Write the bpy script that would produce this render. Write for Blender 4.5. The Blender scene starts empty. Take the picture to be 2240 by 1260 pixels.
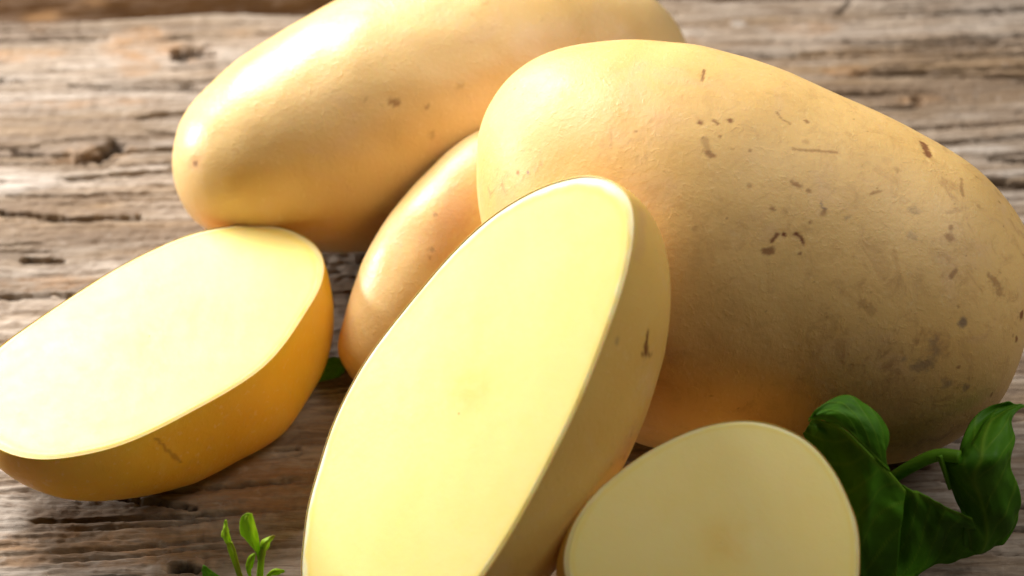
import bpy, math, random
import numpy as np
from mathutils import Vector
from mathutils.bvhtree import BVHTree

# ------------------------------------------------------------------ scene, camera, light
scene = bpy.context.scene
COL = scene.collection
CM = 0.01                                     # everything below is laid out in centimetres

PITCH, DIST, LENS = math.radians(40), 40.0, 80.0
AIM = np.array([0.0, 0.0, 2.0])
VIEW = np.array([0.0, math.cos(PITCH), -math.sin(PITCH)])
CAM = AIM - VIEW * DIST
cam_data = bpy.data.cameras.new('camera')
cam_data.lens = LENS
cam_data.sensor_width = 36
cam_data.clip_start = 0.01
cam_data.clip_end = 20
cam_data.dof.use_dof = True
cam_data.dof.focus_distance = 0.375
cam_data.dof.aperture_fstop = 15
cam = bpy.data.objects.new('camera', cam_data)
cam.location = Vector(CAM * CM)
cam.rotation_euler = (math.radians(90) - PITCH, 0, 0)
COL.objects.link(cam)
scene.camera = cam

world = bpy.data.worlds.new('World')
scene.world = world
world.use_nodes = True
bg = world.node_tree.nodes['Background']
bg.inputs[0].default_value = (1.0, 0.93, 0.84, 1)
bg.inputs[1].default_value = 0.010

def area_lamp(name, loc, target, w, h, power, colour):
    d = bpy.data.lights.new(name, 'AREA')
    d.shape = 'RECTANGLE'; d.size = w * CM; d.size_y = h * CM
    d.energy = power; d.color = colour
    o = bpy.data.objects.new(name, d)
    o.location = Vector(loc) * CM
    o.rotation_euler = (Vector(target) - Vector(loc)).to_track_quat('-Z', 'Y').to_euler()
    COL.objects.link(o)
    return o
area_lamp('window_light', (-26, 29, 31), (-3, 0, 2), 22, 24, 5.6, (1.0, 0.96, 0.90))
area_lamp('side_softbox', (-38, 14, 10), (-3, 2, 3), 5, 5.5, 1.5, (1.0, 0.97, 0.93))
area_lamp('overhead_softbox', (25, 3, 38), (1, 0, 1), 26, 26, 1.0, (1.0, 0.96, 0.90))

scene.view_settings.view_transform = 'Standard'
scene.view_settings.look = 'None'
scene.view_settings.exposure = 0.0
scene.view_settings.gamma = 1.0
scene.render.engine = 'CYCLES'

# ------------------------------------------------------------------ layout helpers
FPX = LENS / 36 * 2240
RIGHT = np.array([1.0, 0, 0]); UP = np.cross(RIGHT, VIEW)
def ray(px, py):
    d = VIEW + RIGHT * ((px - 1120) / FPX) - UP * ((py - 630) / FPX)
    return d / np.linalg.norm(d)
def at_z(px, py, z):
    d = ray(px, py); return CAM + d * ((z - CAM[2]) / d[2])
def at_y(px, py, y):
    d = ray(px, py); return CAM + d * ((y - CAM[1]) / d[1])
def on_plane(px, py, p, n):
    d = ray(px, py); return CAM + d * (np.dot(p - CAM, n) / np.dot(d, n))
def unit(v): return np.asarray(v, float) / np.linalg.norm(v)

def spline_closed(pts, n):
    P = np.asarray(pts, float); m = len(P)
    seg = np.linalg.norm(np.roll(P, -1, 0) - P, axis=1)
    cum = np.concatenate([[0], np.cumsum(seg)]); s = np.linspace(0, cum[-1], n, endpoint=False)
    i = np.clip(np.searchsorted(cum, s, 'right') - 1, 0, m - 1)
    t = ((s - cum[i]) / seg[i])[:, None]
    a, b, c, d = P[(i - 1) % m], P[i], P[(i + 1) % m], P[(i + 2) % m]
    return 0.5 * (2 * b + (c - a) * t + (2 * a - 5 * b + 4 * c - d) * t**2 + (3 * b - a - 3 * c + d) * t**3)
def spline_open(pts, n):
    P = np.asarray(pts, float); m = len(P)
    if m == 2: return P[0] + (P[1] - P[0]) * np.linspace(0, 1, n)[:, None]
    s = np.linspace(0, m - 1, n); i = np.minimum(s.astype(int), m - 2); t = (s - i)[:, None]
    Q = np.vstack([2 * P[0] - P[1], P, 2 * P[-1] - P[-2]])
    a, b, c, d = Q[i], Q[i + 1], Q[i + 2], Q[i + 3]
    return 0.5 * (2 * b + (c - a) * t + (2 * a - 5 * b + 4 * c - d) * t**2 + (3 * b - a - 3 * c + d) * t**3)
def smooth_closed(P, k):
    for _ in range(k): P = 0.25 * np.roll(P, 1, 0) + 0.5 * P + 0.25 * np.roll(P, -1, 0)
    return P

def hash3(i, j, k, seed):
    with np.errstate(over='ignore'):
        h = (i.astype(np.uint32) * np.uint32(374761393) + j.astype(np.uint32) * np.uint32(668265263)
             + k.astype(np.uint32) * np.uint32(2147483647 - 1640531527 % 2147483647) + np.uint32(seed * 144269 + 7))
        h = (h ^ (h >> np.uint32(13))) * np.uint32(1274126177)
        h = (h ^ (h >> np.uint32(16))) * np.uint32(2246822519)
        h = h ^ (h >> np.uint32(15))
    return h.astype(np.float64) / 4294967295.0
def noise3(x, y, z, seed=0):
    """smooth value noise, -1..1"""
    x, y, z = np.broadcast_arrays(np.asarray(x, float), np.asarray(y, float), np.asarray(z, float))
    xi, yi, zi = np.floor(x), np.floor(y), np.floor(z)
    fx, fy, fz = x - xi, y - yi, z - zi
    fx, fy, fz = [f * f * f * (f * (f * 6 - 15) + 10) for f in (fx, fy, fz)]
    xi, yi, zi = xi.astype(np.int64), yi.astype(np.int64), zi.astype(np.int64)
    r = 0
    for dx in (0, 1):
        for dy in (0, 1):
            for dz in (0, 1):
                w = (fx if dx else 1 - fx) * (fy if dy else 1 - fy) * (fz if dz else 1 - fz)
                r = r + w * hash3(xi + dx, yi + dy, zi + dz, seed)
    return r * 2 - 1
def noise2(x, y, seed=0): 
    x, y = np.broadcast_arrays(np.asarray(x, float), np.asarray(y, float))
    xi, yi = np.floor(x), np.floor(y); fx, fy = x - xi, y - yi
    fx, fy = [f * f * f * (f * (f * 6 - 15) + 10) for f in (fx, fy)]
    xi, yi = xi.astype(np.int64), yi.astype(np.int64); k = np.zeros_like(xi); r = 0
    for dx in (0, 1):
        for dy in (0, 1):
            r = r + (fx if dx else 1 - fx) * (fy if dy else 1 - fy) * hash3(xi + dx, yi + dy, k, seed)
    return r * 2 - 1
def fbm2(x, y, seed, o=4):
    r, a = 0, 1.0
    for k in range(o): r = r + a * noise2(x * 2**k, y * 2**k, seed + 11 * k); a *= 0.5
    return r / 1.6
def fbm3(P, f, seed, o=3):
    r, a = 0, 1.0
    for k in range(o): r = r + a * noise3(P[:, 0] * f * 2**k, P[:, 1] * f * 2**k, P[:, 2] * f * 2**k, seed + 11 * k); a *= 0.5
    return r / 1.5
def sstep(a, b, x):
    t = np.clip((x - a) / (b - a), 0, 1); return t * t * (3 - 2 * t)

# ------------------------------------------------------------------ object helpers
def make_mesh(name, V, quads, tris=None, attrs=None, smooth=True):
    me = bpy.data.meshes.new(name)
    V = np.asarray(V, np.float32) * CM
    quads = np.asarray(quads, np.int32).reshape(-1, 4)
    tris = np.zeros((0, 3), np.int32) if tris is None else np.asarray(tris, np.int32).reshape(-1, 3)
    me.vertices.add(len(V)); me.vertices.foreach_set('co', V.ravel())
    nl = quads.size + tris.size
    me.loops.add(nl); me.loops.foreach_set('vertex_index', np.concatenate([quads.ravel(), tris.ravel()]))
    me.polygons.add(len(quads) + len(tris))
    ls = np.concatenate([np.arange(len(quads)) * 4, quads.size + np.arange(len(tris)) * 3]).astype(np.int32)
    me.polygons.foreach_set('loop_start', ls)
    me.update(calc_edges=True)
    me.polygons.foreach_set('use_smooth', np.full(len(me.polygons), smooth))
    for k, a in (attrs or {}).items():
        at = me.attributes.new(k, 'FLOAT', 'POINT'); at.data.foreach_set('value', np.asarray(a, np.float32))
    me.validate()
    return me
def obj(name, me, mat, parent=None, origin=(0, 0, 0)):
    """me is in world centimetres minus origin"""
    o = bpy.data.objects.new(name, me); me.materials.append(mat)
    COL.objects.link(o)
    if parent is not None: o.parent = parent
    else: o.location = Vector(origin) * CM
    return o
def thing(name, label, cat, origin, group=None):
    o = bpy.data.objects.new(name, None); COL.objects.link(o)
    o.empty_display_size = 0.02; o.location = Vector(origin) * CM
    tag(o, label, cat, group); return o
def tag(o, label, cat, group=None):
    o['label'] = label; o['category'] = cat
    if group: o['group'] = group
def grid_quads(nr, nc, wrap=False):
    i, j = np.meshgrid(np.arange(nr - 1), np.arange(nc if wrap else nc - 1), indexing='ij')
    j2 = (j + 1) % nc
    return np.stack([i * nc + j, i * nc + j2, (i + 1) * nc + j2, (i + 1) * nc + j], -1).reshape(-1, 4)

# ------------------------------------------------------------------ materials
class NT:
    def __init__(s, name):
        s.m = bpy.data.materials.new(name); s.m.use_nodes = True
        s.t = s.m.node_tree; s.b = s.t.nodes['Principled BSDF']; s.o = s.t.nodes['Material Output']
        s.tc = s.t.nodes.new('ShaderNodeTexCoord')
    def n(s, typ, **kw):
        nd = s.t.nodes.new(typ)
        for k, v in kw.items(): setattr(nd, k, v)
        return nd
    def put(s, sock, v):
        if hasattr(v, 'is_output'): s.t.links.new(v, sock)
        elif isinstance(v, (tuple, list)) and len(v) == 3 and sock.type == 'RGBA': sock.default_value = (*v, 1)
        else: sock.default_value = v
    def noise(s, scale, detail=4, rough=0.6, dist=0.0, vec=None):
        nd = s.n('ShaderNodeTexNoise'); nd.inputs['Scale'].default_value = scale
        nd.inputs['Detail'].default_value = detail; nd.inputs['Roughness'].default_value = rough
        nd.inputs['Distortion'].default_value = dist
        s.t.links.new(vec if vec is not None else s.tc.outputs['Object'], nd.inputs['Vector']); return nd.outputs[0]
    def mapping(s, scale, rot=(0, 0, 0)):
        nd = s.n('ShaderNodeMapping'); nd.inputs['Scale'].default_value = scale; nd.inputs['Rotation'].default_value = rot
        s.t.links.new(s.tc.outputs['Object'], nd.inputs['Vector']); return nd.outputs[0]
    def ramp(s, v, a, b, lo=0.0, hi=1.0):
        nd = s.n('ShaderNodeMapRange', interpolation_type='SMOOTHSTEP'); s.put(nd.inputs[0], v)
        for i, x in enumerate((a, b, lo, hi)): nd.inputs[i + 1].default_value = x
        return nd.outputs[0]
    def mix(s, f, a, b, mode='MIX'):
        nd = s.n('ShaderNodeMix', data_type='RGBA', blend_type=mode)
        s.put(nd.inputs[0], f); s.put(nd.inputs[6], a); s.put(nd.inputs[7], b); return nd.outputs[2]
    def math(s, op, a, b=0.0):
        nd = s.n('ShaderNodeMath', operation=op); s.put(nd.inputs[0], a); s.put(nd.inputs[1], b); return nd.outputs[0]
    def attr(s, name):
        return s.n('ShaderNodeAttribute', attribute_name=name).outputs['Fac']
    def bump(s, h, strength, dist, prev=None):
        nd = s.n('ShaderNodeBump'); nd.inputs['Strength'].default_value = strength; nd.inputs['Distance'].default_value = dist
        s.put(nd.inputs['Height'], h)
        if prev is not None: s.t.links.new(prev, nd.inputs['Normal'])
        return nd.outputs[0]
    def set(s, **kw):
        names = dict(base='Base Color', rough='Roughness', spec='Specular IOR Level', sss='Subsurface Weight',
                     scale='Subsurface Scale', radius='Subsurface Radius', normal='Normal', coat='Coat Weight',
                     coatr='Coat Roughness', trans='Transmission Weight', sheen='Sheen Weight')
        for k, v in kw.items(): s.put(s.b.inputs[names[k]], v)

def skin_material(name, a, b, tan, rough=0.36, sss=0.35, scale=0.0045):
    s = NT(name)
    c = s.mix(s.ramp(s.noise(28, 3), 0.35, 0.68), a, b)
    c = s.mix(s.math('MULTIPLY', s.ramp(s.noise(70, 5, 0.65, 0.6), 0.50, 0.72), 0.55), c, tan)
    # pale thin-skin freckling and fine net
    c = s.mix(s.math('MULTIPLY', s.ramp(s.noise(420, 4, 0.7, 1.2), 0.56, 0.74), 0.22), c, (0.62, 0.36, 0.12))
    c = s.mix(s.math('MULTIPLY', s.ramp(s.noise(900, 2, 0.5), 0.6, 0.75), 0.16), c, (0.93, 0.76, 0.42))
    dirt = s.math('MULTIPLY', s.attr('dirt'), s.ramp(s.noise(230, 6, 0.72, 1.0), 0.47, 0.70))
    c = s.mix(dirt, c, (0.40, 0.20, 0.07))
    c = s.mix(s.math('MULTIPLY', s.attr('blush'), s.ramp(s.noise(160, 4, 0.6), 0.3, 0.7, 0.55, 1.0)), c, (0.72, 0.40, 0.19))
    c = s.mix(s.attr('ash'), c, (0.17, 0.115, 0.09))
    c = s.mix(s.attr('spot'), c, (0.19, 0.055, 0.012))
    bmp = s.bump(s.noise(110, 3, 0.5), 0.12, 0.001)
    bmp = s.bump(s.noise(1100, 4, 0.65), 0.26, 0.0003, bmp)
    bmp = s.bump(s.ramp(s.noise(600, 3, 0.6, 0.8), 0.55, 0.75), 0.15, 0.0003, bmp)
    r = s.math('ADD', s.ramp(s.noise(90, 4), 0.3, 0.7, rough - 0.06, rough + 0.08), s.math('MULTIPLY', s.attr('spot'), 0.2))
    s.set(base=c, rough=r, spec=0.42, sss=sss, scale=scale, radius=(1.0, 0.48, 0.14), normal=bmp)
    return s.m
SKIN_BIG = skin_material('big_potato_skin', (0.78, 0.51, 0.19), (0.71, 0.435, 0.14), (0.73, 0.47, 0.25), 0.50, 0.2)
SKIN_SMOOTH = skin_material('smooth_potato_skin', (0.78, 0.54, 0.24), (0.71, 0.455, 0.165), (0.76, 0.52, 0.30), 0.36, 0.28)
SKIN_GOLD = skin_material('golden_cut_skin', (0.82, 0.47, 0.035), (0.75, 0.38, 0.02), (0.80, 0.48, 0.08), 0.36, 0.65, 0.007)
SKIN_CUT = skin_material('cut_potato_skin', (0.88, 0.575, 0.16), (0.83, 0.50, 0.12), (0.85, 0.56, 0.24), 0.36, 0.5, 0.007)

def flesh_material(name, base, pale):
    s = NT(name)
    c = s.mix(s.ramp(s.noise(60, 4, 0.6, 0.5), 0.3, 0.7), base, pale)
    streak = s.noise(1.0, 5, 0.65, 0.8, s.mapping((260, 50, 120), (0, 0, math.radians(-25))))
    c = s.mix(s.math('MULTIPLY', s.ramp(streak, 0.52, 0.72), 0.15), c, (0.93, 0.76, 0.30))
    c = s.mix(s.math('MULTIPLY', s.ramp(s.noise(240, 5, 0.7), 0.55, 0.75), 0.10), c, (0.95, 0.80, 0.33))
    core = s.math('MULTIPLY', s.attr('core'), s.ramp(s.noise(260, 4, 0.6, 0.5), 0.25, 0.7, 0.25, 0.75))
    c = s.mix(core, c, (0.84, 0.52, 0.07))
    c = s.mix(s.math('MULTIPLY', s.attr('ring'), 0.55), c, (0.93, 0.68, 0.15))
    c = s.mix(s.attr('lip'), c, (0.94, 0.86, 0.56))  # pale rim: light catching the cut edge, put into the flesh colour
    bmp = s.bump(s.noise(900, 3, 0.6), 0.10, 0.0003)
    s.set(base=c, rough=s.ramp(s.noise(300, 4), 0.3, 0.7, 0.44, 0.52), spec=0.32, sss=0.5, scale=0.006, radius=(1.0, 0.62, 0.18), normal=bmp)
    return s.m
FLESH = flesh_material('potato_flesh', (0.93, 0.725, 0.23), (0.935, 0.745, 0.27))

def leaf_material(name, dark, light, vein, trans=0.35):
    s = NT(name)
    c = s.mix(s.ramp(s.noise(130, 4), 0.3, 0.7), dark, light)
    c = s.mix(s.attr('vein'), c, vein)
    c = s.mix(s.math('MULTIPLY', s.ramp(s.noise(500, 5, 0.7), 0.5, 0.75), 0.3), c, light)
    c = s.mix(s.attr('wilt'), c, (0.30, 0.16, 0.02))
    bmp = s.bump(s.noise(420, 4, 0.6), 0.2, 0.0006)
    bmp = s.bump(s.attr('vein'), 0.3, 0.0004, bmp)
    s.set(base=c, rough=0.55, spec=0.25, normal=bmp)
    tr = s.n('ShaderNodeBsdfTranslucent'); s.put(tr.inputs[0], s.mix(0.5, c, (0.35, 0.65, 0.02)))
    mx = s.n('ShaderNodeMixShader'); mx.inputs[0].default_value = trans
    s.t.links.new(s.b.outputs[0], mx.inputs[1]); s.t.links.new(tr.outputs[0], mx.inputs[2])
    s.t.links.new(mx.outputs[0], s.o.inputs[0])
    return s.m
ROCKET = leaf_material('rocket_leaf_green', (0.060, 0.19, 0.008), (0.10, 0.29, 0.010), (0.22, 0.40, 0.03), 0.40)
SPROUT = leaf_material('sprout_green', (0.27, 0.44, 0.010), (0.36, 0.52, 0.015), (0.38, 0.52, 0.05), 0.4)

def wood_material(name, pale, tan, brown, grey, spec=0.25):
    s = NT(name)
    fine = s.noise(1.0, 6, 0.7, 0.4, s.mapping((90, 900, 300)))
    c = s.mix(s.attr('tone'), grey, tan)
    c = s.mix(s.attr('bleach'), c, pale)
    c = s.mix(s.math('MULTIPLY', s.ramp(fine, 0.42, 0.68), 0.7), c, brown)
    c = s.mix(s.math('MULTIPLY', s.attr('band'), 0.55), c, (0.13, 0.088, 0.06))
    c = s.mix(s.math('MULTIPLY', s.attr('brown_patch'), s.ramp(s.noise(1.0, 5, 0.65, 0.6, s.mapping((110, 260, 200))), 0.35, 0.62, 0.1, 1.0)), c, (0.27, 0.145, 0.06))
    c = s.mix(s.math('MULTIPLY', s.ramp(s.noise(350, 5, 0.7, 0.5), 0.55, 0.75), 0.3), c, pale)
    c = s.mix(s.attr('groove'), c, (0.035, 0.022, 0.014))
    bmp = s.bump(fine, 0.35, 0.0008)
    bmp = s.bump(s.noise(700, 4, 0.65), 0.25, 0.0005, bmp)
    s.set(base=c, rough=0.72, spec=spec, normal=bmp)
    return s.m
WOOD = wood_material('weathered_wood', (0.45, 0.395, 0.345), (0.25, 0.165, 0.09), (0.10, 0.056, 0.026), (0.195, 0.155, 0.118))
WOOD_BROWN = wood_material('brown_wood', (0.060, 0.026, 0.005), (0.036, 0.014, 0.003), (0.016, 0.006, 0.002), (0.034, 0.015, 0.003), 0.04)

# ------------------------------------------------------------------ table of weathered planks
ROT = math.radians(3.2)
def plank(parent, y0, y1, top, mat, dense, seed, x0=-34, x1=34, cracks=(), knots=(), brown_patches=(), whites=()):
    if dense:
        xs = np.concatenate([np.linspace(x0, -12.5, 60, endpoint=False), np.arange(-12.5, 12.5, 0.036), np.linspace(12.5, x1, 60)])
        ys = np.arange(y0, y1 + 0.001, 0.036)
    else:
        xs = np.linspace(x0, x1, 420); ys = np.linspace(y0, y1, 110)
    X, Y = np.meshgrid(xs, ys)
    u, v = X.copy(), Y.copy()
    for (kx, ky, kr, kd) in knots:                      # grain flows round knots
        d = (u - kx)**2 / (2.2 * kr)**2 + (v - ky)**2 / (1.2 * kr)**2
        v = v - np.tanh((Y - ky) / (0.5 * kr)) * kr * 0.55 * np.exp(-d)
    v = v + 0.30 * noise2(u * 0.13, v * 0.3, seed) + 0.10 * noise2(u * 0.45, v * 0.8, seed + 1)
    g1 = noise2(u * 0.10, v * 2.3, seed + 2); g2 = noise2(u * 0.28, v * 6.0, seed + 3)
    g3 = noise2(u * 0.7, v * 13.0, seed + 4); g4 = noise2(u * 2.2, v * 21.0, seed + 5)
    blot = fbm2(u * 0.9, v * 2.2, seed + 6, 4); fuzz = noise2(u * 6, v * 11, seed + 7)
    fz2 = noise2(u * 13, v * 19, seed + 19)
    h = 0.016 * g1 + 0.016 * g2 + 0.014 * g3 + 0.014 * g4 + 0.022 * blot + 0.012 * fuzz + 0.008 * fz2
    crackmask = sstep(0.05, 0.55, noise2(u * 0.16, v * 0.7, seed + 8) + 0.25 * blot)
    dy = ys[1] - ys[0]
    def split(n, w):                                    # crack of even width along the zero line of a noise
        gy = np.abs(np.gradient(n, dy, axis=0)); gx = np.abs(np.gradient(n, xs, axis=1))
        return (1 - sstep(0.35 * w, w, np.abs(n) / (gy + 0.25) + 0.012 * fuzz)) * sstep(0.35, 0.7, gy / (gy + 3 * gx + 1e-6))
    cr = split(noise2(u * 0.07, v * 1.7, seed + 9), 0.055) * crackmask
    cr2 = split(noise2(u * 0.16, v * 4.2, seed + 10), 0.04) * sstep(0.1, 0.5, noise2(u * 0.3, v * 1.2, seed + 12))
    groove = np.maximum(cr * 0.85, cr2 * 0.55)
    for pts, w, depth in cracks:                        # named splits in the board
        P = np.asarray(pts, float)
        for a, b in zip(P[:-1], P[1:]):
            ab = b - a; t = np.clip(((X - a[0]) * ab[0] + (Y - a[1]) * ab[1]) / (ab @ ab), 0, 1)
            dd = np.hypot(X - a[0] - t * ab[0], Y - a[1] - t * ab[1]) + 0.25 * w * fuzz + 0.3 * w * g4 + 0.25 * w * blot
            groove = np.maximum(groove, depth * (1 - sstep(w * 0.4, w, dd)))
    tone = np.clip(0.45 + 0.55 * fbm2(u * 0.16, v * 0.55, seed + 13, 3) + 0.25 * g2 + 0.18 * blot, 0, 1)
    bleach = np.clip(0.30 + 0.45 * g1 + 0.30 * g3 + 0.30 * fbm2(u * 0.5, v * 1.5, seed + 14, 3), 0, 1)
    band = np.clip(sstep(0.05, 0.65, -g1 * 0.45 - g2 * 0.45 - 0.35 * g3 + 0.35 * blot) + 0.5 * sstep(0.15, 0.6, g4 * 0.5 + fuzz * 0.5 + 0.5 * blot), 0, 1)
    brown_patch = sstep(0.55, 0.95, fbm2(u * 0.45, v * 1.1, seed + 15, 4)) * 0.55
    for (rx, ry, ra, rb, s_) in brown_patches:
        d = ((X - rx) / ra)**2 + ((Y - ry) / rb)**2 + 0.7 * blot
        brown_patch = np.maximum(brown_patch, s_ * (1 - sstep(0.2, 1.1, d)))
    for (rx, ry, ra, rb, s_) in whites:
        d = ((X - rx) / ra)**2 + ((Y - ry) / rb)**2 + 0.5 * blot
        k = s_ * (1 - sstep(0.2, 1.1, d)); bleach = np.maximum(bleach, k); tone = tone * (1 - k); band = band * (1 - k); groove = groove * (1 - k)
        h = h + 0.03 * k
    for (kx, ky, kr, kd) in knots:
        d = np.hypot((X - kx) / 1.7, Y - ky) / kr + 0.45 * blot + 0.25 * fuzz + 0.25 * g3
        k = 1 - sstep(0.35, 0.62, d); groove = np.maximum(groove, k * kd)
        brown_patch = np.maximum(brown_patch, 0.5 * (1 - sstep(0.5, 1.1, d)))
    h = h - 0.34 * groove
    edge = np.minimum(Y - y0, y1 - Y) + 0.10 * noise2(X * 0.5, Y * 0, seed + 16) + 0.04 * noise2(X * 2.5, Y * 0, seed + 17)
    h = h - 0.30 * (1 - sstep(0.0, 0.32, edge))**2
    Z = top + h - 0.02
    yw = 0.07 * noise2(X * 0.35, (Y > (y0 + y1) / 2) * 5.0, seed + 18) * (np.abs(Y - (y0 + y1) / 2) / ((y1 - y0) / 2))**6
    Yd = Y + yw
    nr, nc = X.shape
    c, s = math.cos(ROT), math.sin(ROT)
    V = np.stack([X * c - Yd * s, X * s + Yd * c, Z], -1).reshape(-1, 3)
    q = grid_quads(nr, nc)
    ring = np.concatenate([np.arange(nc), np.arange(1, nr) * nc + nc - 1, (nr - 1) * nc + np.arange(nc - 2, -1, -1), np.arange(nr - 2, 0, -1) * nc])
    low = V[ring].copy(); low[:, 2] = top - 2.4
    n0 = len(V); m = len(ring); k = np.arange(m); k2 = (k + 1) % m
    side = np.stack([ring[k], n0 + k, n0 + k2, ring[k2]], -1)
    Vall = np.vstack([V, low])
    cidx = [0, nc - 1, nc - 1 + nr - 1, nc - 1 + nr - 1 + nc - 1]
    bottom = np.array([[n0 + cidx[3], n0 + cidx[2], n0 + cidx[1], n0 + cidx[0]]])
    pad = lambda a, val: np.concatenate([a.ravel(), np.full(m, val)])
    me = make_mesh('plank', Vall, np.vstack([q, side, bottom]), None,
                   dict(groove=pad(np.clip(groove, 0, 1), 0.6), tone=pad(tone, 0.5), band=pad(band, 0.5), bleach=pad(bleach * 0.8, 0.0), brown_patch=pad(brown_patch, 0)))
    return obj('plank', me, mat, parent)
def unrot(p):
    c, s = math.cos(-ROT), math.sin(-ROT); return (p[0] * c - p[1] * s, p[0] * s + p[1] * c)
def T(px, py): return unrot(at_z(px, py, 0.0))

table = thing('wooden_table', 'weathered grey brown plank table top under the potatoes', 'table', (0, 0, 0))
EDGE = unrot(at_z(330, 25, 0))[1]
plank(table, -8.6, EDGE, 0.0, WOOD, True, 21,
      cracks=[([T(-200, 655), T(0, 650), T(120, 642), T(330, 655), T(520, 640)], 0.10, 0.75),
              ([T(55, 566), T(130, 570)], 0.09, 0.95),
              ([T(0, 462), T(150, 478), T(300, 470)], 0.10, 0.5),
              ([T(150, 186), T(280, 192), T(430, 188)], 0.05, 0.6),
              ([T(30, 330), T(130, 342), T(260, 330), T(390, 322)], 0.06, 0.6),
              ([T(178, 345), T(215, 340), T(250, 316)], 0.24, 1.0),
              ([T(1850, 90), T(2000, 88), T(2100, 92), T(2260, 96)], 0.06, 0.6),
              ([T(1870, 155), T(2050, 150), T(2300, 148)], 0.07, 0.7),
              ([T(2170, 350), T(2300, 352)], 0.09, 0.9), ([T(2150, 395), T(2230, 400), T(2330, 402)], 0.13, 0.95),
              ([T(1830, 32), T(1860, 0)], 0.06, 0.6),
              ([T(60, 1010), T(200, 1075), T(420, 1110)], 0.08, 0.5), ([T(382, 1240), T(430, 1243)], 0.16, 0.9)],
      knots=[(*T(195, 338), 0.5, 0.25), (*T(407, 118), 0.34, 0.7), (*T(405, 1238), 0.36, 0.15), (*T(2010, 215), 0.3, 0.3)],
      brown_patches=[(*T(310, 95), 0.9, 0.8, 0.8), (*T(40, 118), 1.2, 0.25, 0.7), (*T(1855, 152), 0.55, 0.22, 0.9), (*T(1760, 60), 0.8, 0.3, 0.5),
             (*T(300, 145), 0.5, 0.4, 0.6), (*T(160, 226), 2.2, 0.2, 0.5), (*T(120, 615), 1.2, 0.22, 0.6), (*T(260, 1190), 2.2, 0.7, 0.75), (*T(40, 1215), 1.2, 0.4, 0.6), (*T(560, 1060), 1.4, 0.9, 0.7)],  # later entries turn the wood browner near the front
      whites=[(*T(2140, 326), 1.1, 0.14, 1.0), (*T(2200, 378), 0.9, 0.14, 0.95), (*T(40, 405), 1.0, 0.35, 1.0), (*T(1615, 52), 0.22, 0.16, 0.9),
              (*T(1640, 115), 1.2, 0.3, 0.5), (*T(15, 1130), 0.5, 0.6, 0.8)])
plank(table, EDGE + 0.5, EDGE + 11.0, -0.75, WOOD_BROWN, False, 57)
plank(table, -19.6, -8.9, -0.05, WOOD, False, 83)
plank(table, EDGE + 11.3, EDGE + 22, -0.1, WOOD, False, 95)
def box_mesh(x0, x1, y0, y1, z0, z1):
    V = [(x, y, z) for z in (z0, z1) for y in (y0, y1) for x in (x0, x1)]
    return make_mesh('box', V, [(0, 2, 3, 1), (4, 5, 7, 6), (0, 1, 5, 4), (1, 3, 7, 5), (3, 2, 6, 7), (2, 0, 4, 6)], None,
                     dict(tone=[.5] * 8, groove=[.3] * 8, brown_patch=[0] * 8, bleach=[0] * 8), smooth=False)
for bx in (-27, -9, 9, 27):  # unseen dark boards, added under the planks so the gaps stay dark
    obj('gap_backing', box_mesh(bx - 9, bx + 8.6, -18, EDGE + 20, -4.6, -2.9), WOOD_BROWN, table)

# ------------------------------------------------------------------ potatoes
def bvh_of(V, quads): return BVHTree.FromPolygons([tuple(v) for v in V], [tuple(q) for q in quads])
def hit(b, px, py):
    r = b.ray_cast(Vector(CAM), Vector(ray(px, py)))
    return None if r[0] is None else np.array(r[0])
def paint(V, coarse, marks, seed):
    """blemishes: (kind, [points], radius px, strength [, dimple cm]) laid on the skin where they stand"""
    ch = dict(spot=np.zeros(len(V)), ash=np.zeros(len(V)), dirt=np.zeros(len(V)), blush=np.zeros(len(V)))
    dz = np.zeros(len(V))
    wob = np.stack([noise3(V[:, 0] * 9, V[:, 1] * 9, V[:, 2] * 9, seed + k) for k in range(3)], -1)
    wob2 = noise3(V[:, 0] * 21, V[:, 1] * 21, V[:, 2] * 21, seed + 5)
    for mk in marks:
        kind, pts, r, st = mk[:4]; dim = mk[4] if len(mk) > 4 else 0.0
        dim *= 0.2; r = max(r, 4.0) * 0.98
        H = [hit(coarse, *p) for p in pts]; H = [p for p in H if p is not None]
        if not H: continue
        rc = r / 128.0
        sel = np.where(np.linalg.norm(V - np.mean(H, 0), axis=1) < rc * 3 + 1.0 + max(np.linalg.norm(a - H[0]) for a in H))[0]
        if len(sel) == 0: continue
        Q = V[sel] + wob[sel] * min(rc * 0.3, 0.07)
        d = np.full(len(sel), 9e9)
        if len(H) == 1: d = np.linalg.norm(Q - H[0], axis=1)
        for a, b in zip(H[:-1], H[1:]):
            ab = b - a; t = np.clip((Q - a) @ ab / (ab @ ab + 1e-9), 0, 1)
            d = np.minimum(d, np.linalg.norm(Q - a - t[:, None] * ab, axis=1))
        soft = 0.15 if kind == 'spot' else 0.0
        f = st * (1 - sstep(rc * (0.35 + soft), rc * 1.25, d + wob2[sel] * rc * 0.35))
        ch[kind][sel] = np.maximum(ch[kind][sel], f)
        if dim: dz[sel] += dim * np.exp(-(d / (rc * 1.6))**2)
    return ch, dz

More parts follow.
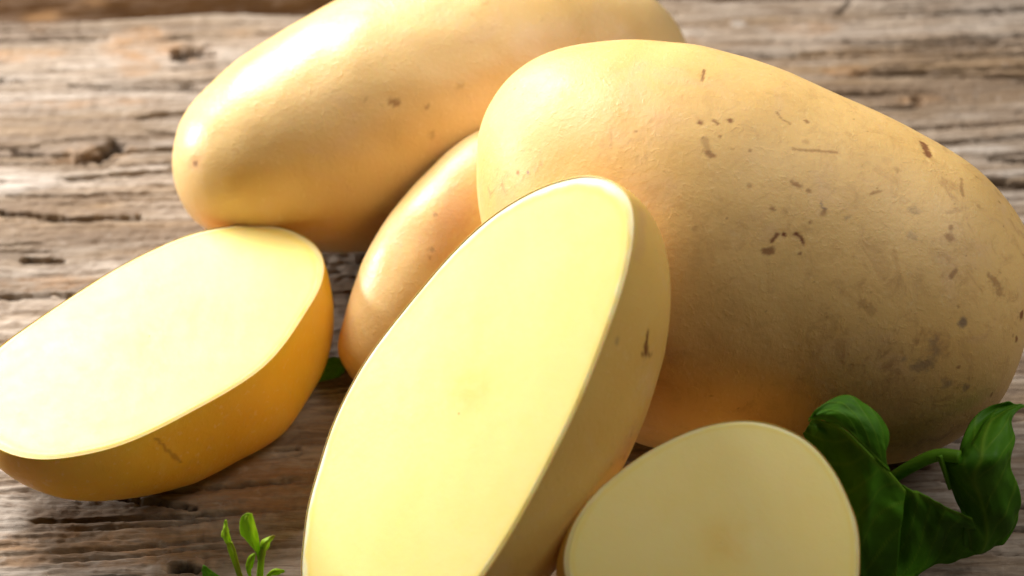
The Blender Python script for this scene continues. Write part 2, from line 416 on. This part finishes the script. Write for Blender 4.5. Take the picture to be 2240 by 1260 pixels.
def potato(name, label, outline, endA, endB, zA, zB, mat, marks, kdepth=1.0, nt=230, nth=230, seed=1, lump=0.06, settle=True, dirt_fn=None, seat=0.0, scatter=0):
    O = smooth_closed(spline_closed(outline, 500), 6)
    for it in range(14):
        A, B = at_z(*endA, zA), at_z(*endB, zB)
        s = unit(B - A); mid = (A + B) / 2
        vd = unit(mid - CAM); u = unit(np.cross(vd, s)); n = unit(np.cross(s, u))
        if np.dot(n, vd) > 0: n = -n
        P = np.array([on_plane(px, py, mid, n) for px, py in O]) - mid
        a, b = P @ s, P @ u
        i0, i1 = a.argmin(), a.argmax()
        r = np.roll(np.arange(len(a)), -i0); k = (i1 - i0) % len(a)
        c1, c2 = r[:k + 1], np.concatenate([r[k:], r[:1]])[::-1]
        ph = np.linspace(0, math.pi, nt); st = (a[i0] + a[i1]) / 2 - (a[i1] - a[i0]) / 2 * np.cos(ph)
        b1, b2 = np.interp(st, np.maximum.accumulate(a[c1]), b[c1]), np.interp(st, np.maximum.accumulate(a[c2]), b[c2])
        hi, lo = np.maximum(b1, b2), np.minimum(b1, b2)
        cen, w = (hi + lo) / 2, (hi - lo) / 2
        kk = np.ones(9) / 9
        cen = np.convolve(np.pad(cen, 4, 'edge'), kk, 'valid')
        w[0] = w[-1] = 1e-4
        th = np.linspace(0, 2 * math.pi, nth, endpoint=False)
        C = mid + st[:, None] * s + cen[:, None] * u
        V = (C[:, None, :] + w[:, None, None] * (np.cos(th)[None, :, None] * u + kdepth * np.sin(th)[None, :, None] * n)).reshape(-1, 3)
        mz = V[:, 2].min() - seat
        if not settle or abs(mz) < 0.004: break
        zA -= mz * 0.9; zB -= mz * 0.9
    print(name, 'z', round(zA, 2), round(zB, 2), 'minz', round(V[:, 2].min(), 3), 'centre', np.round(mid, 2), 'w', round(w.max(), 2), 'len', round(a[i1] - a[i0], 2))
    q = grid_quads(nt, nth, True)
    step = V.reshape(nt, nth, 3)[::6, ::6].reshape(-1, 3)
    coarse = bvh_of(step, grid_quads(len(range(0, nt, 6)), len(range(0, nth, 6)), True))
    nrm = (V - np.repeat(C, nth, 0)); nrm /= np.linalg.norm(nrm, axis=1)[:, None] + 1e-9
    nz = lump * fbm3(V, 0.55, seed, 3)
    V = V + nrm * (nz - lump * 0.2)[:, None]
    ch, dz = paint(V, coarse, marks, seed)
    if scatter:                                         # fine brown flecks, denser on the dirtier side
        rs = random.Random(seed); cand = V[np.linspace(0, len(V) - 1, 6000).astype(int)]
        wgt = np.clip(big_dirt(cand), 0.02, 1)
        for c0 in rs.choices(list(cand), weights=list(wgt), k=scatter):
            rad = rs.uniform(0.012, 0.035) * (2.2 if rs.random() < 0.1 else 1); st0 = rs.uniform(0.15, 0.6)
            dv = V - c0; sel = np.where(np.abs(dv).max(1) < 0.3)[0]
            ax = np.array([rs.uniform(0.5, 2), rs.uniform(0.5, 2), rs.uniform(0.5, 2)])
            dd = np.linalg.norm(dv[sel] * ax, axis=1) + 0.02 * noise3(V[sel, 0] * 18, V[sel, 1] * 18, V[sel, 2] * 18, 5)
            ch['spot'][sel] = np.maximum(ch['spot'][sel], st0 * (1 - sstep(rad * 0.5, rad * 1.4, dd)))
    V = V - nrm * dz[:, None]
    if dirt_fn is not None: ch['dirt'] = np.maximum(ch['dirt'], dirt_fn(V))
    V[:, 2] = np.where(V[:, 2] < 0.03 + seat, 0.03 + seat + (V[:, 2] - 0.03 - seat) * 0.2, V[:, 2])
    org = np.array([mid[0], mid[1], 0.0])
    me = make_mesh(name, V - org, q, None, ch)
    o = obj(name, me, mat, None, org); tag(o, label, 'potato', 'potatoes')
    return o

potato('potato', 'whole smooth yellow potato lying behind all the others, cut off by the top edge',
       [(378, 335), (383, 395), (402, 450), (440, 497), (520, 535), (620, 552), (740, 557), (880, 545), (1050, 508), (1250, 430), (1400, 315), (1490, 200), (1506, 135),
        (1492, 88), (1440, 15), (1350, -45), (1200, -82), (1050, -88), (900, -62), (800, -32), (730, 0), (640, 52), (560, 102), (510, 138), (460, 180), (418, 225), (392, 270)],
       (395, 360), (1500, 130), 2.4, 2.4, SKIN_SMOOTH,
       [('spot', [(427, 357)], 9, .75, .05), ('blush', [(427, 352)], 30, .6, .04), ('spot', [(795, 215)], 7, .55), ('spot', [(806, 223)], 5, .5), ('spot', [(855, 218), (868, 226)], 9, .65, .03),
        ('spot', [(935, 232)], 7, .55), ('spot', [(945, 297)], 9, .35), ('spot', [(1063, 8)], 8, .5), ('spot', [(1115, 82)], 6, .4), ('spot', [(1007, 185)], 7, .3), ('dirt', [(730, 185)], 22, .6),
        ('spot', [(1185, 42)], 5, .3), ('dirt', [(1050, 40)], 40, .3), ('blush', [(960, 320)], 30, .35), ('spot', [(680, 175)], 5, .2), ('dirt', [(470, 300), (520, 330)], 20, .3)], seed=3, lump=0.07)

potato('potato', 'small plain potato propped in the middle, half hidden behind the large upright cut half',
       [(1052, 285), (1000, 316), (960, 348), (905, 402), (860, 455), (815, 525), (785, 588), (764, 645), (748, 700), (736, 760), (752, 803), (790, 845), (860, 868), (950, 842),
        (1050, 765), (1150, 650), (1220, 520), (1250, 405), (1240, 325), (1190, 275), (1120, 262)],
       (775, 800), (1200, 300), 1.5, 4.3, SKIN_SMOOTH,
       [('spot', [(953, 468)], 6, .5), ('ash', [(945, 545)], 10, .4), ('spot', [(941, 563)], 4, .5), ('blush', [(1000, 440), (985, 490), (950, 545)], 45, .75), ('dirt', [(1000, 470)], 40, .6)], seed=9, lump=0.05, kdepth=0.78)

def big_dirt(V):
    t = V[:, 0] * 0.85 - V[:, 1] * 0.5
    return 0.10 + 0.55 * sstep(1.0, 7.5, t) * (0.6 + 0.4 * fbm3(V, 0.7, 91, 2))
potato('potato', 'biggest whole potato at right, tan skin with brown specks and scars, above the salad leaf',
       [(1046, 345), (1047, 300), (1058, 260), (1085, 208), (1130, 158), (1190, 121), (1270, 97), (1370, 87), (1460, 90), (1550, 102), (1680, 140), (1800, 189), (1920, 243), (2010, 289), (2060, 316),
        (2130, 362), (2190, 422), (2240, 492), (2264, 570), (2262, 650), (2242, 745), (2207, 843), (2165, 905), (2100, 955), (2010, 1000), (1900, 1018), (1780, 1016), (1650, 1005), (1520, 995), (1400, 970),
        (1310, 910), (1200, 800), (1120, 680), (1075, 560), (1052, 460), (1046, 400)],
       (1055, 340), (2255, 680), 4.4, 3.1, SKIN_BIG,
       [('spot', [(1532, 268)], 7, .8), ('spot', [(1560, 264), (1571, 270)], 4, .7), ('spot', [(1597, 262)], 8, .8, .02), ('spot', [(1575, 299)], 4, .6), ('spot', [(1540, 305), (1545, 322)], 9, .35),
        ('spot', [(1545, 335), (1560, 339)], 8, .65, .02), ('spot', [(1602, 326)], 4, .4), ('spot', [(1641, 327)], 5, .5), ('spot', [(1541, 152), (1535, 176)], 4, .8, .02), ('spot', [(1700, 245), (1712, 258), (1728, 268)], 4, .6),
        ('dirt', [(1700, 240)], 30, .9), ('spot', [(1765, 265)], 7, .7), ('spot', [(1735, 325), (1830, 332)], 2.5, .5), ('spot', [(2020, 312), (2032, 338)], 10, .9, .05), ('dirt', [(2025, 320)], 28, 1.0),
        ('spot', [(1965, 370)], 8, .35), ('spot', [(1640, 405)], 7, .4), ('spot', [(1733, 400), (1750, 408)], 6, .55), ('spot', [(1769, 417)], 6, .55), ('spot', [(1905, 422), (1930, 416)], 4, .5), ('spot', [(2103, 390), (2107, 425)], 5, .5),
        ('spot', [(1690, 457)], 6, .6), ('spot', [(1520, 500)], 7, .3), ('spot', [(1674, 549), (1687, 548)], 8, .75, .03), ('spot', [(1688, 527), (1700, 513)], 5, .9, .03), ('spot', [(1714, 514)], 7, 1., .03),
        ('spot', [(1741, 512), (1752, 517), (1758, 533)], 5, 1., .03), ('spot', [(1750, 555)], 6, .9), ('spot', [(1773, 485)], 5, .6), ('ash', [(1797, 438), (1798, 452), (1806, 456)], 4, .8), ('spot', [(1803, 464)], 9, .55),
        ('ash', [(1855, 475)], 9, .5), ('spot', [(2080, 498)], 7, .5), ('spot', [(2080, 607), (2092, 590)], 5, .55), ('ash', [(2105, 707)], 13, .75, .03), ('spot', [(1890, 665), (1910, 680)], 10, .3),
        ('ash', [(2040, 752), (2050, 770)], 16, .45), ('ash', [(2010, 800), (2030, 795)], 18, .55), ('ash', [(1977, 785)], 8, .5), ('ash', [(2070, 838)], 14, .5), ('ash', [(2110, 850)], 12, .5), ('spot', [(2185, 635)], 15, .45, .03),
        ('spot', [(2162, 600), (2185, 625)], 7, .5), ('spot', [(2236, 690)], 12, .9), ('spot', [(2225, 742)], 8, .8), ('ash', [(1995, 515)], 14, .3), ('ash', [(2000, 460)], 14, .3), ('blush', [(1135, 205)], 18, .6, .04), ('spot', [(1142, 204)], 4, .3),
        ('spot', [(1132, 378)], 6, .5), ('ash', [(1153, 378)], 4, .8), ('dirt', [(1160, 350), (1120, 385), (1075, 420)], 34, .9), ('blush', [(1100, 440)], 50, .5), ('dirt', [(1400, 260)], 50, .35), ('blush', [(1440, 250)], 30, .3),
        ('dirt', [(1900, 800), (2000, 760), (2080, 850)], 90, .8), ('dirt', [(1800, 700)], 40, .3), ('spot', [(1463, 180)], 4, .5), ('dirt', [(1330, 320), (1420, 330)], 40, .4), ('spot', [(2140, 450)], 6, .3), ('spot', [(1870, 560)], 5, .3)],
       kdepth=0.85, nt=560, nth=640, seed=17, lump=0.03, dirt_fn=big_dirt, scatter=190)

def half_potato(label, face, plane_pts, depth, shift, mat, marks, core, core_r, seed, bulge=0.06, pw=1.0, seg=320, rings=90, core_s=0.8, lip=0.4):
    """cut half: a flat cut face (flesh) with a skin dome behind it"""
    p0, p1, p2 = [at_z(*p) for p in plane_pts]
    n = unit(np.cross(p1 - p0, p2 - p0))
    if np.dot(n, VIEW) > 0: n = -n
    O = smooth_closed(spline_closed(face, seg), 14)
    R = np.array([on_plane(px, py, p0, n) for px, py in O])
    c = R.mean(0)
    dst = c + sum(np.array(e) * k for e, k in ((unit(np.cross([0, 0, 1], n)), shift[0]), (unit(np.cross(n, np.cross([0, 0, 1], n))), shift[1])))
    ph = np.linspace(0, math.pi / 2, rings)
    f = np.cos(ph)**pw + bulge * np.sin(2 * ph); d = depth * np.sin(ph)
    f[-1] = 0.002
    mv = (1 - np.cos(ph))
    V = (c + (R - c)[None] * f[:, None, None] + (dst - c)[None, None] * mv[:, None, None] - n * d[:, None, None]).reshape(-1, 3)
    # rounded lip of skin just proud of the flesh
    inner = c + (R - c) * 0.997 + n * 0.004
    V = np.vstack([inner, V]); nr = rings + 1
    nrm = V - (c - n * depth * 0.2); nrm /= np.linalg.norm(nrm, axis=1)[:, None]
    lumpv = 0.05 * fbm3(V, 0.7, seed, 3); lumpv *= np.concatenate([np.zeros(seg), np.repeat(np.sin(ph)**1.3, seg)])
    V = V + nrm * lumpv[:, None]
    q = grid_quads(nr, seg, True)[:, ::-1]
    coarse = bvh_of(V, q)
    ch, dz = paint(V, coarse, marks, seed); V = V - nrm * dz[:, None]
    print('half', seed, 'minz', round(V[:, 2].min(), 3), 'n', np.round(n, 2), 'centre', np.round(c, 2))
    V[:, 2] = np.maximum(V[:, 2], 0.02)
    org = np.array([c[0], c[1], 0.0])
    t = thing('potato_half', label, 'potato half', org, 'cut potato halves')
    obj('skin', make_mesh('skin', V - org, q, None, ch), mat, t)
    # flesh: polar sheet, faintly domed and scored by the knife, closing over the edge
    fr = np.concatenate([np.linspace(0.004, 0.92, 60), np.linspace(0.926, 0.998, 22)])
    F = (c + (R - c)[None] * fr[:, None, None]).reshape(-1, 3); rr = np.repeat(fr, seg)
    knife = 0.004 * noise3(F[:, 0] * 0.9, F[:, 1] * 0.9, F[:, 2] * 0.9, seed + 3) + 0.002 * noise3(F[:, 0] * 5, F[:, 1] * 1.5, F[:, 2] * 3, seed + 4)
    F = F + n * (0.015 + knife * (1 - rr**4) + 0.05 * (1 - rr**2) - 0.03 * sstep(0.96, 1.0, rr))[:, None]
    cp = on_plane(*core, p0, n); cd = np.linalg.norm(F - cp, axis=1)
    cnoise = noise3(F[:, 0] * 4, F[:, 1] * 4, F[:, 2] * 4, seed + 6)
    att = dict(core=core_s * np.exp(-(cd / core_r)**2 * (1 + 0.5 * cnoise)), ring=np.exp(-((rr + 0.006 * noise3(F[:, 0] * 3, F[:, 1] * 3, F[:, 2] * 3, seed + 7) - 0.945) / 0.016)**2), lip=lip * sstep(0.955, 0.985, rr + 0.018 * noise3(F[:, 0] * 4, F[:, 1] * 4, F[:, 2] * 4, seed + 8)))
    obj('flesh', make_mesh('flesh', F - org, grid_quads(len(fr), seg, True), None, att), FLESH, t)
    return t

half_potato('pale cut half lying face up on the table, leftmost of the three cut halves',
    [(0, 757), (60, 713), (150, 652), (250, 589), (350, 538), (430, 508), (520, 491), (600, 493), (650, 507), (686, 529), (706, 558), (711, 594), (698, 636), (667, 688), (622, 755), (572, 808), (500, 857), (422, 900),
     (344, 941), (267, 974), (194, 994), (111, 1006), (50, 1002), (0, 985), (-40, 955), (-62, 905), (-58, 845), (-35, 795)],
    [(340, 740, 1.965), (700, 560, 2.065), (60, 740, 1.865)], 1.98, (-0.228, 1.582), SKIN_GOLD,
    [('spot', [(343, 960), (365, 985), (395, 1010)], 5, .45), ('dirt', [(430, 1000)], 40, .3)], (330, 735), 0.55, 31, core_s=0.5, bulge=0.055, pw=0.698)

half_potato('large cut half leaning upright in the centre front with yellow flesh',
    [(1290, 382), (1200, 402), (1120, 442), (1050, 493), (980, 562), (920, 632), (855, 712), (803, 782), (758, 860), (722, 940), (694, 1030), (672, 1110), (662, 1190), (658, 1260), (675, 1350), (725, 1425), (800, 1455), (900, 1425),
     (990, 1350), (1061, 1257), (1109, 1185), (1160, 1097), (1205, 1012), (1246, 930), (1281, 853), (1312, 775), (1339, 702), (1363, 630), (1381, 558), (1388, 488), (1380, 436), (1350, 400)],
    [(1320, 390, 6.55), (800, 1440, 0.9), (720, 940, 2.25)], 2.339, (1.069, 0.771), SKIN_CUT,
    [('spot', [(1417, 726), (1415, 750)], 5, .95, .02), ('spot', [(1414, 752), (1413, 772)], 9, .95, .02), ('spot', [(1404, 776), (1424, 776)], 4, .8), ('dirt', [(1410, 795)], 14, .7), ('ash', [(1350, 748)], 8, .5, .03),
     ('dirt', [(1380, 960), (1360, 1020)], 30, .8), ('spot', [(1338, 1014)], 4, .4), ('blush', [(1405, 470), (1395, 560)], 16, .5, .02), ('blush', [(1370, 980)], 50, .4)], (1038, 858), 0.40, 47, lip=0.8, bulge=0.035, pw=0.98)

half_potato('small cut half at front right, round face towards the viewer, beside the salad leaf',
    [(1232, 1235), (1241, 1180), (1263, 1130), (1300, 1080), (1345, 1040), (1390, 1005), (1450, 969), (1520, 938), (1580, 923), (1640, 919), (1700, 930), (1760, 958), (1800, 995), (1835, 1045), (1860, 1100), (1877, 1150),
     (1882, 1220), (1876, 1290), (1850, 1350), (1780, 1405), (1680, 1435), (1560, 1442), (1420, 1415), (1315, 1360), (1250, 1295)],
    [(1600, 930, 3.2), (1300, 1300, 2.2), (1850, 1300, 1.75)], 2.2, (0.7, 0.3), SKIN_CUT, [], (1580, 1190), 0.32, 59, bulge=0.10)

# ------------------------------------------------------------------ greens
def sheet(rows, nr, nc, cross_vein=0.5, seed=1, ripple=0.03, side_veins=0.55, wilt=None):
    G = np.array([spline_open(r, nc) for r in rows])
    G = np.stack([spline_open(G[:, j], nr) for j in range(nc)], 1)
    uu, vv = np.meshgrid(np.linspace(0, 1, nc), np.linspace(0, 1, nr))
    du = np.gradient(G, axis=1); dv = np.gradient(G, axis=0)
    N = np.cross(du, dv); N /= np.linalg.norm(N, axis=2)[:, :, None] + 1e-9
    G = G + N * (ripple * noise2(uu * 5, vv * 7, seed) + 0.5 * ripple * 0.4 * noise2(uu * 11, vv * 15, seed + 2))[:, :, None]
    vein = np.exp(-((uu - cross_vein) / 0.035)**2) * 0.8
    sv = np.abs(((vv * 6 + np.abs(uu - cross_vein) * 3.0) % 1) - 0.5); vein = np.maximum(vein, side_veins * (1 - sstep(0.0, 0.09, sv)))
    w = np.zeros_like(uu) if wilt is None else wilt(uu, vv)
    return G.reshape(-1, 3), grid_quads(nr, nc), dict(vein=vein.ravel(), wilt=w.ravel())
def leaf(parent, org, rows, mat, thick=0.012, nr=60, nc=44, **kw):
    V, q, at = sheet(rows, nr, nc, **kw)
    o = obj('leaf', make_mesh('leaf', V - org, q, None, at), mat, parent)
    m = o.modifiers.new('thickness', 'SOLIDIFY'); m.thickness = thick * CM; m.offset = 0
    return o
def stem(parent, org, pts, r0, r1, mat, name='stem', n=28, seg=12, flat=1.0, wilt=0.0):
    P = spline_open(pts, n); T_ = np.gradient(P, axis=0); T_ /= np.linalg.norm(T_, axis=1)[:, None]
    ref = np.array([0.3, -0.8, 0.52]); U = np.cross(T_, ref); U /= np.linalg.norm(U, axis=1)[:, None]; W = np.cross(T_, U)
    r = np.linspace(r0, r1, n); th = np.linspace(0, 2 * math.pi, seg, endpoint=False)
    V = P[:, None] + r[:, None, None] * (np.cos(th)[None, :, None] * U[:, None] + flat * np.sin(th)[None, :, None] * W[:, None])
    V = np.vstack([V.reshape(-1, 3), P[0], P[-1]]); q = grid_quads(n, seg, True); k = np.arange(seg); k2 = (k + 1) % seg
    t = np.vstack([np.stack([k2, k, np.full(seg, n * seg)], -1), np.stack([(n - 1) * seg + k, (n - 1) * seg + k2, np.full(seg, n * seg + 1)], -1)])
    return obj(name, make_mesh(name, V - org, q, t, dict(vein=np.full(len(V), .35), wilt=np.full(len(V), wilt))), mat, parent)

Z = at_z
org = np.array([6.0, -5.0, 0.0])
rk = thing('rocket_sprig', 'dark green folded salad leaf with curled lobes beside the small cut half', 'salad leaf', org)
FOLD = [(1776, 913, 3.1), (1806, 921, 3.15), (1847, 938, 3.12), (1882, 970, 2.95), (1915, 1003, 2.7), (1945, 1030, 2.4), (1984, 1074, 2.0)]
LOBE = [((1768, 922, 3.2), (1772, 917, 3.15)), ((1786, 895, 3.35), (1799, 907, 3.3)), ((1846, 866, 3.40), (1850, 903, 3.35)), ((1903, 889, 3.25), (1898, 930, 3.2)),
        ((1943, 942, 2.95), (1932, 972, 2.9)), ((1928, 1007, 2.6), (1938, 1015, 2.52))]
BLADE = [((1768, 930, 2.95), (1757, 950, 2.8)), ((1795, 955, 2.85), (1775, 990, 2.4)), ((1830, 1010, 2.45), (1810, 1085, 1.7)), ((1862, 1070, 2.1), (1840, 1180, 1.1)),
         ((1890, 1110, 1.9), (1870, 1240, 0.7)), ((1915, 1130, 1.7), (1900, 1275, 0.35)), ((1972, 1150, 1.5), (1960, 1285, 0.25))]
leaf(rk, org, [[Z(*a), Z(*b), Z(*c)] for (a, b), c in zip(LOBE, FOLD)], ROCKET, cross_vein=0.97, seed=4, ripple=0.03, nr=70, nc=36)     # upper lobe bent back over the fold
leaf(rk, org, [[Z(*a), Z(*b), Z(*c)] for a, (b, c) in zip(FOLD, BLADE)], ROCKET, cross_vein=0.02, seed=5, ripple=0.04, nr=80, nc=50)    # main blade hanging below it
leaf(rk, org, [   # low bridge of blade between the lobes
    [Z(1940, 1060, 1.7), Z(1930, 1150, 1.1), Z(1925, 1240, .4), Z(1900, 1300, .1)],
    [Z(1985, 1066, 1.9), Z(1990, 1150, 1.2), Z(1990, 1235, .5), Z(1960, 1290, .15)],
    [Z(2025, 1086, 1.75), Z(2035, 1150, 1.2), Z(2040, 1215, .5), Z(2030, 1248, .2)],
    [Z(2070, 1110, 1.6), Z(2080, 1150, 1.2), Z(2085, 1195, .6), Z(2088, 1225, .2)],
    [Z(2125, 1130, 1.35), Z(2135, 1160, 1.0), Z(2140, 1190, .6), Z(2140, 1209, .3)]], ROCKET, cross_vein=0.03, seed=6, ripple=0.05)
leaf(rk, org, [   # right lobe: bright top bent back, dark face hanging to the table
    [Z(2290, 905, 2.2), Z(2262, 893, 2.4), Z(2235, 885, 2.5), Z(2205, 878, 2.5)],
    [Z(2240, 892, 2.45), Z(2222, 890, 2.5), Z(2195, 892, 2.45), Z(2165, 892, 2.4)],
    [Z(2215, 915, 2.45), Z(2195, 915, 2.5), Z(2160, 918, 2.4), Z(2128, 920, 2.3)],
    [Z(2223, 956, 2.4), Z(2185, 960, 2.5), Z(2135, 968, 2.45), Z(2102, 972, 2.25)],
    [Z(2217, 990, 2.35), Z(2180, 1000, 2.5), Z(2130, 1004, 2.4), Z(2092, 996, 2.2)],
    [Z(2213, 1020, 2.1), Z(2170, 1035, 2.2), Z(2110, 1040, 2.1), Z(2058, 1000, 2.2)],
    [Z(2224, 1060, 1.7), Z(2175, 1080, 1.75), Z(2125, 1080, 1.7), Z(2072, 1040, 1.9)],
    [Z(2230, 1110, 1.2), Z(2185, 1130, 1.3), Z(2140, 1135, 1.2), Z(2090, 1097, 1.5)],
    [Z(2226, 1148, .8), Z(2185, 1170, .8), Z(2145, 1180, .8), Z(2105, 1140, 1.2)],
    [Z(2195, 1190, .5), Z(2165, 1203, .45), Z(2130, 1207, .5), Z(2105, 1190, .7)]], ROCKET, cross_vein=0.55, seed=8, ripple=0.05, nr=80)
stem(rk, org, [Z(1945, 1050, 1.6), Z(1985, 1025, 1.9), Z(2030, 1002, 2.15), Z(2062, 995, 2.25), Z(2100, 1000, 2.3)], 0.10, 0.11, ROCKET)
stem(rk, org, [Z(2055, 996, 2.3), Z(2066, 1030, 2.05), Z(2078, 1070, 1.75)], 0.05, 0.03, ROCKET)

org = np.array([-4.0, -5.4, 0.0]); Yp = at_y
sp = thing('seedling_sprig', 'small bright green sprig with narrow leaves at the bottom edge', 'sprig', org)
yb = -5.6
leaf(sp, org, [[Yp(538, 1123, yb), Yp(545, 1122, yb), Yp(551, 1124, yb)], [Yp(527, 1133, yb), Yp(542, 1135, yb - .05), Yp(556, 1138, yb)], [Yp(525, 1152, yb), Yp(545, 1155, yb - .08), Yp(561, 1156, yb)],
               [Yp(530, 1173, yb), Yp(549, 1176, yb - .08), Yp(566, 1178, yb)], [Yp(547, 1192, yb), Yp(557, 1194, yb - .05), Yp(568, 1196, yb)], [Yp(560, 1207, yb), Yp(564, 1210, yb), Yp(570, 1212, yb)], [Yp(564, 1226, yb), Yp(567, 1226, yb), Yp(570, 1226, yb)]],
     SPROUT, seed=3, ripple=.012, side_veins=.12, nr=40, nc=20)
stem(sp, org, [Yp(562, 1350, yb), Yp(567, 1290, yb), Yp(569, 1255, yb), Yp(572, 1222, yb), Yp(577, 1195, yb - .03)], .065, .05, SPROUT)
leaf(sp, org, [[Yp(599, 1170, yb), Yp(600, 1171, yb), Yp(602, 1173, yb)], [Yp(584, 1176, yb), Yp(588, 1182, yb - .06), Yp(592, 1186, yb)], [Yp(571, 1184, yb), Yp(580, 1192, yb - .08), Yp(588, 1196, yb)], [Yp(569, 1204, yb), Yp(576, 1208, yb - .05), Yp(582, 1208, yb)], [Yp(571, 1224, yb), Yp(573, 1224, yb), Yp(576, 1224, yb)]],
     SPROUT, seed=5, ripple=.012, side_veins=.1, nr=36, nc=18, wilt=lambda u, v: 0.9 * (1 - sstep(.02, .25, v)))
leaf(sp, org, [[Yp(492, 1137, yb), Yp(494, 1137, yb), Yp(496, 1138, yb)], [Yp(488, 1155, yb), Yp(494, 1157, yb - .08), Yp(499, 1156, yb)], [Yp(485, 1168, yb), Yp(494, 1172, yb - .08), Yp(503, 1172, yb)], [Yp(489, 1180, yb), Yp(497, 1184, yb - .05), Yp(505, 1183, yb)], [Yp(496, 1190, yb), Yp(500, 1192, yb), Yp(504, 1192, yb)]],
     SPROUT, seed=7, ripple=.012, side_veins=.1, nr=36, nc=18)
stem(sp, org, [Yp(548, 1345, yb), Yp(528, 1270, yb), Yp(514, 1230, yb), Yp(504, 1205, yb), Yp(498, 1184, yb)], .055, .03, SPROUT, wilt=.25)
stem(sp, org, [Yp(530, 1275, yb), Yp(520, 1235, yb), Yp(513, 1205, yb - .03), Yp(506, 1186, yb)], .035, .018, SPROUT, wilt=.4)
leaf(sp, org, [[Yp(556, 1210, yb), Yp(558, 1211, yb), Yp(559, 1213, yb)], [Yp(545, 1216, yb), Yp(551, 1221, yb - .05), Yp(557, 1224, yb)], [Yp(539, 1228, yb), Yp(546, 1233, yb - .06), Yp(553, 1236, yb)], [Yp(538, 1240, yb), Yp(543, 1246, yb - .04), Yp(550, 1249, yb)], [Yp(544, 1262, yb), Yp(547, 1264, yb), Yp(550, 1265, yb)]],
     SPROUT, seed=11, ripple=.012, side_veins=.1, nr=30, nc=16)
leaf(sp, org, [[Yp(444, 1237, yb - .1), Yp(446, 1237, yb - .1), Yp(448, 1238, yb - .1)], [Yp(443, 1250, yb - .1), Yp(454, 1252, yb - .15), Yp(466, 1250, yb - .1)], [Yp(450, 1266, yb - .1), Yp(465, 1266, yb - .15), Yp(480, 1260, yb - .1)], [Yp(475, 1280, yb), Yp(490, 1279, yb - .1), Yp(500, 1273, yb)], [Yp(520, 1296, yb), Yp(522, 1294, yb), Yp(525, 1292, yb)]],
     ROCKET, seed=13, ripple=.02, nr=36, nc=18)
leaf(sp, org, [[Yp(622, 1247, yb), Yp(623, 1249, yb), Yp(622, 1251, yb)], [Yp(607, 1244, yb), Yp(608, 1250, yb - .04), Yp(608, 1256, yb)], [Yp(594, 1247, yb), Yp(595, 1253, yb - .04), Yp(596, 1259, yb)], [Yp(580, 1262, yb), Yp(582, 1265, yb), Yp(584, 1268, yb)]],
     SPROUT, seed=15, ripple=.012, side_veins=.1, nr=30, nc=14)

org = np.array([-3.0, -0.8, 0.0])
lt = thing('leaf_tip', 'tiny dark green leaf tip in the shadowed gap under the middle potato', 'leaf', org)
leaf(lt, org, [[Z(690, 800, .5), Z(690, 815, .3), Z(690, 835, .1)], [Z(725, 782, .55), Z(725, 800, .35), Z(722, 830, .1)], [Z(745, 785, .5), Z(745, 800, .35), Z(740, 825, .1)], [Z(757, 801, .4), Z(756, 806, .3), Z(752, 815, .15)]], ROCKET, seed=19, ripple=.01, nr=24, nc=16)
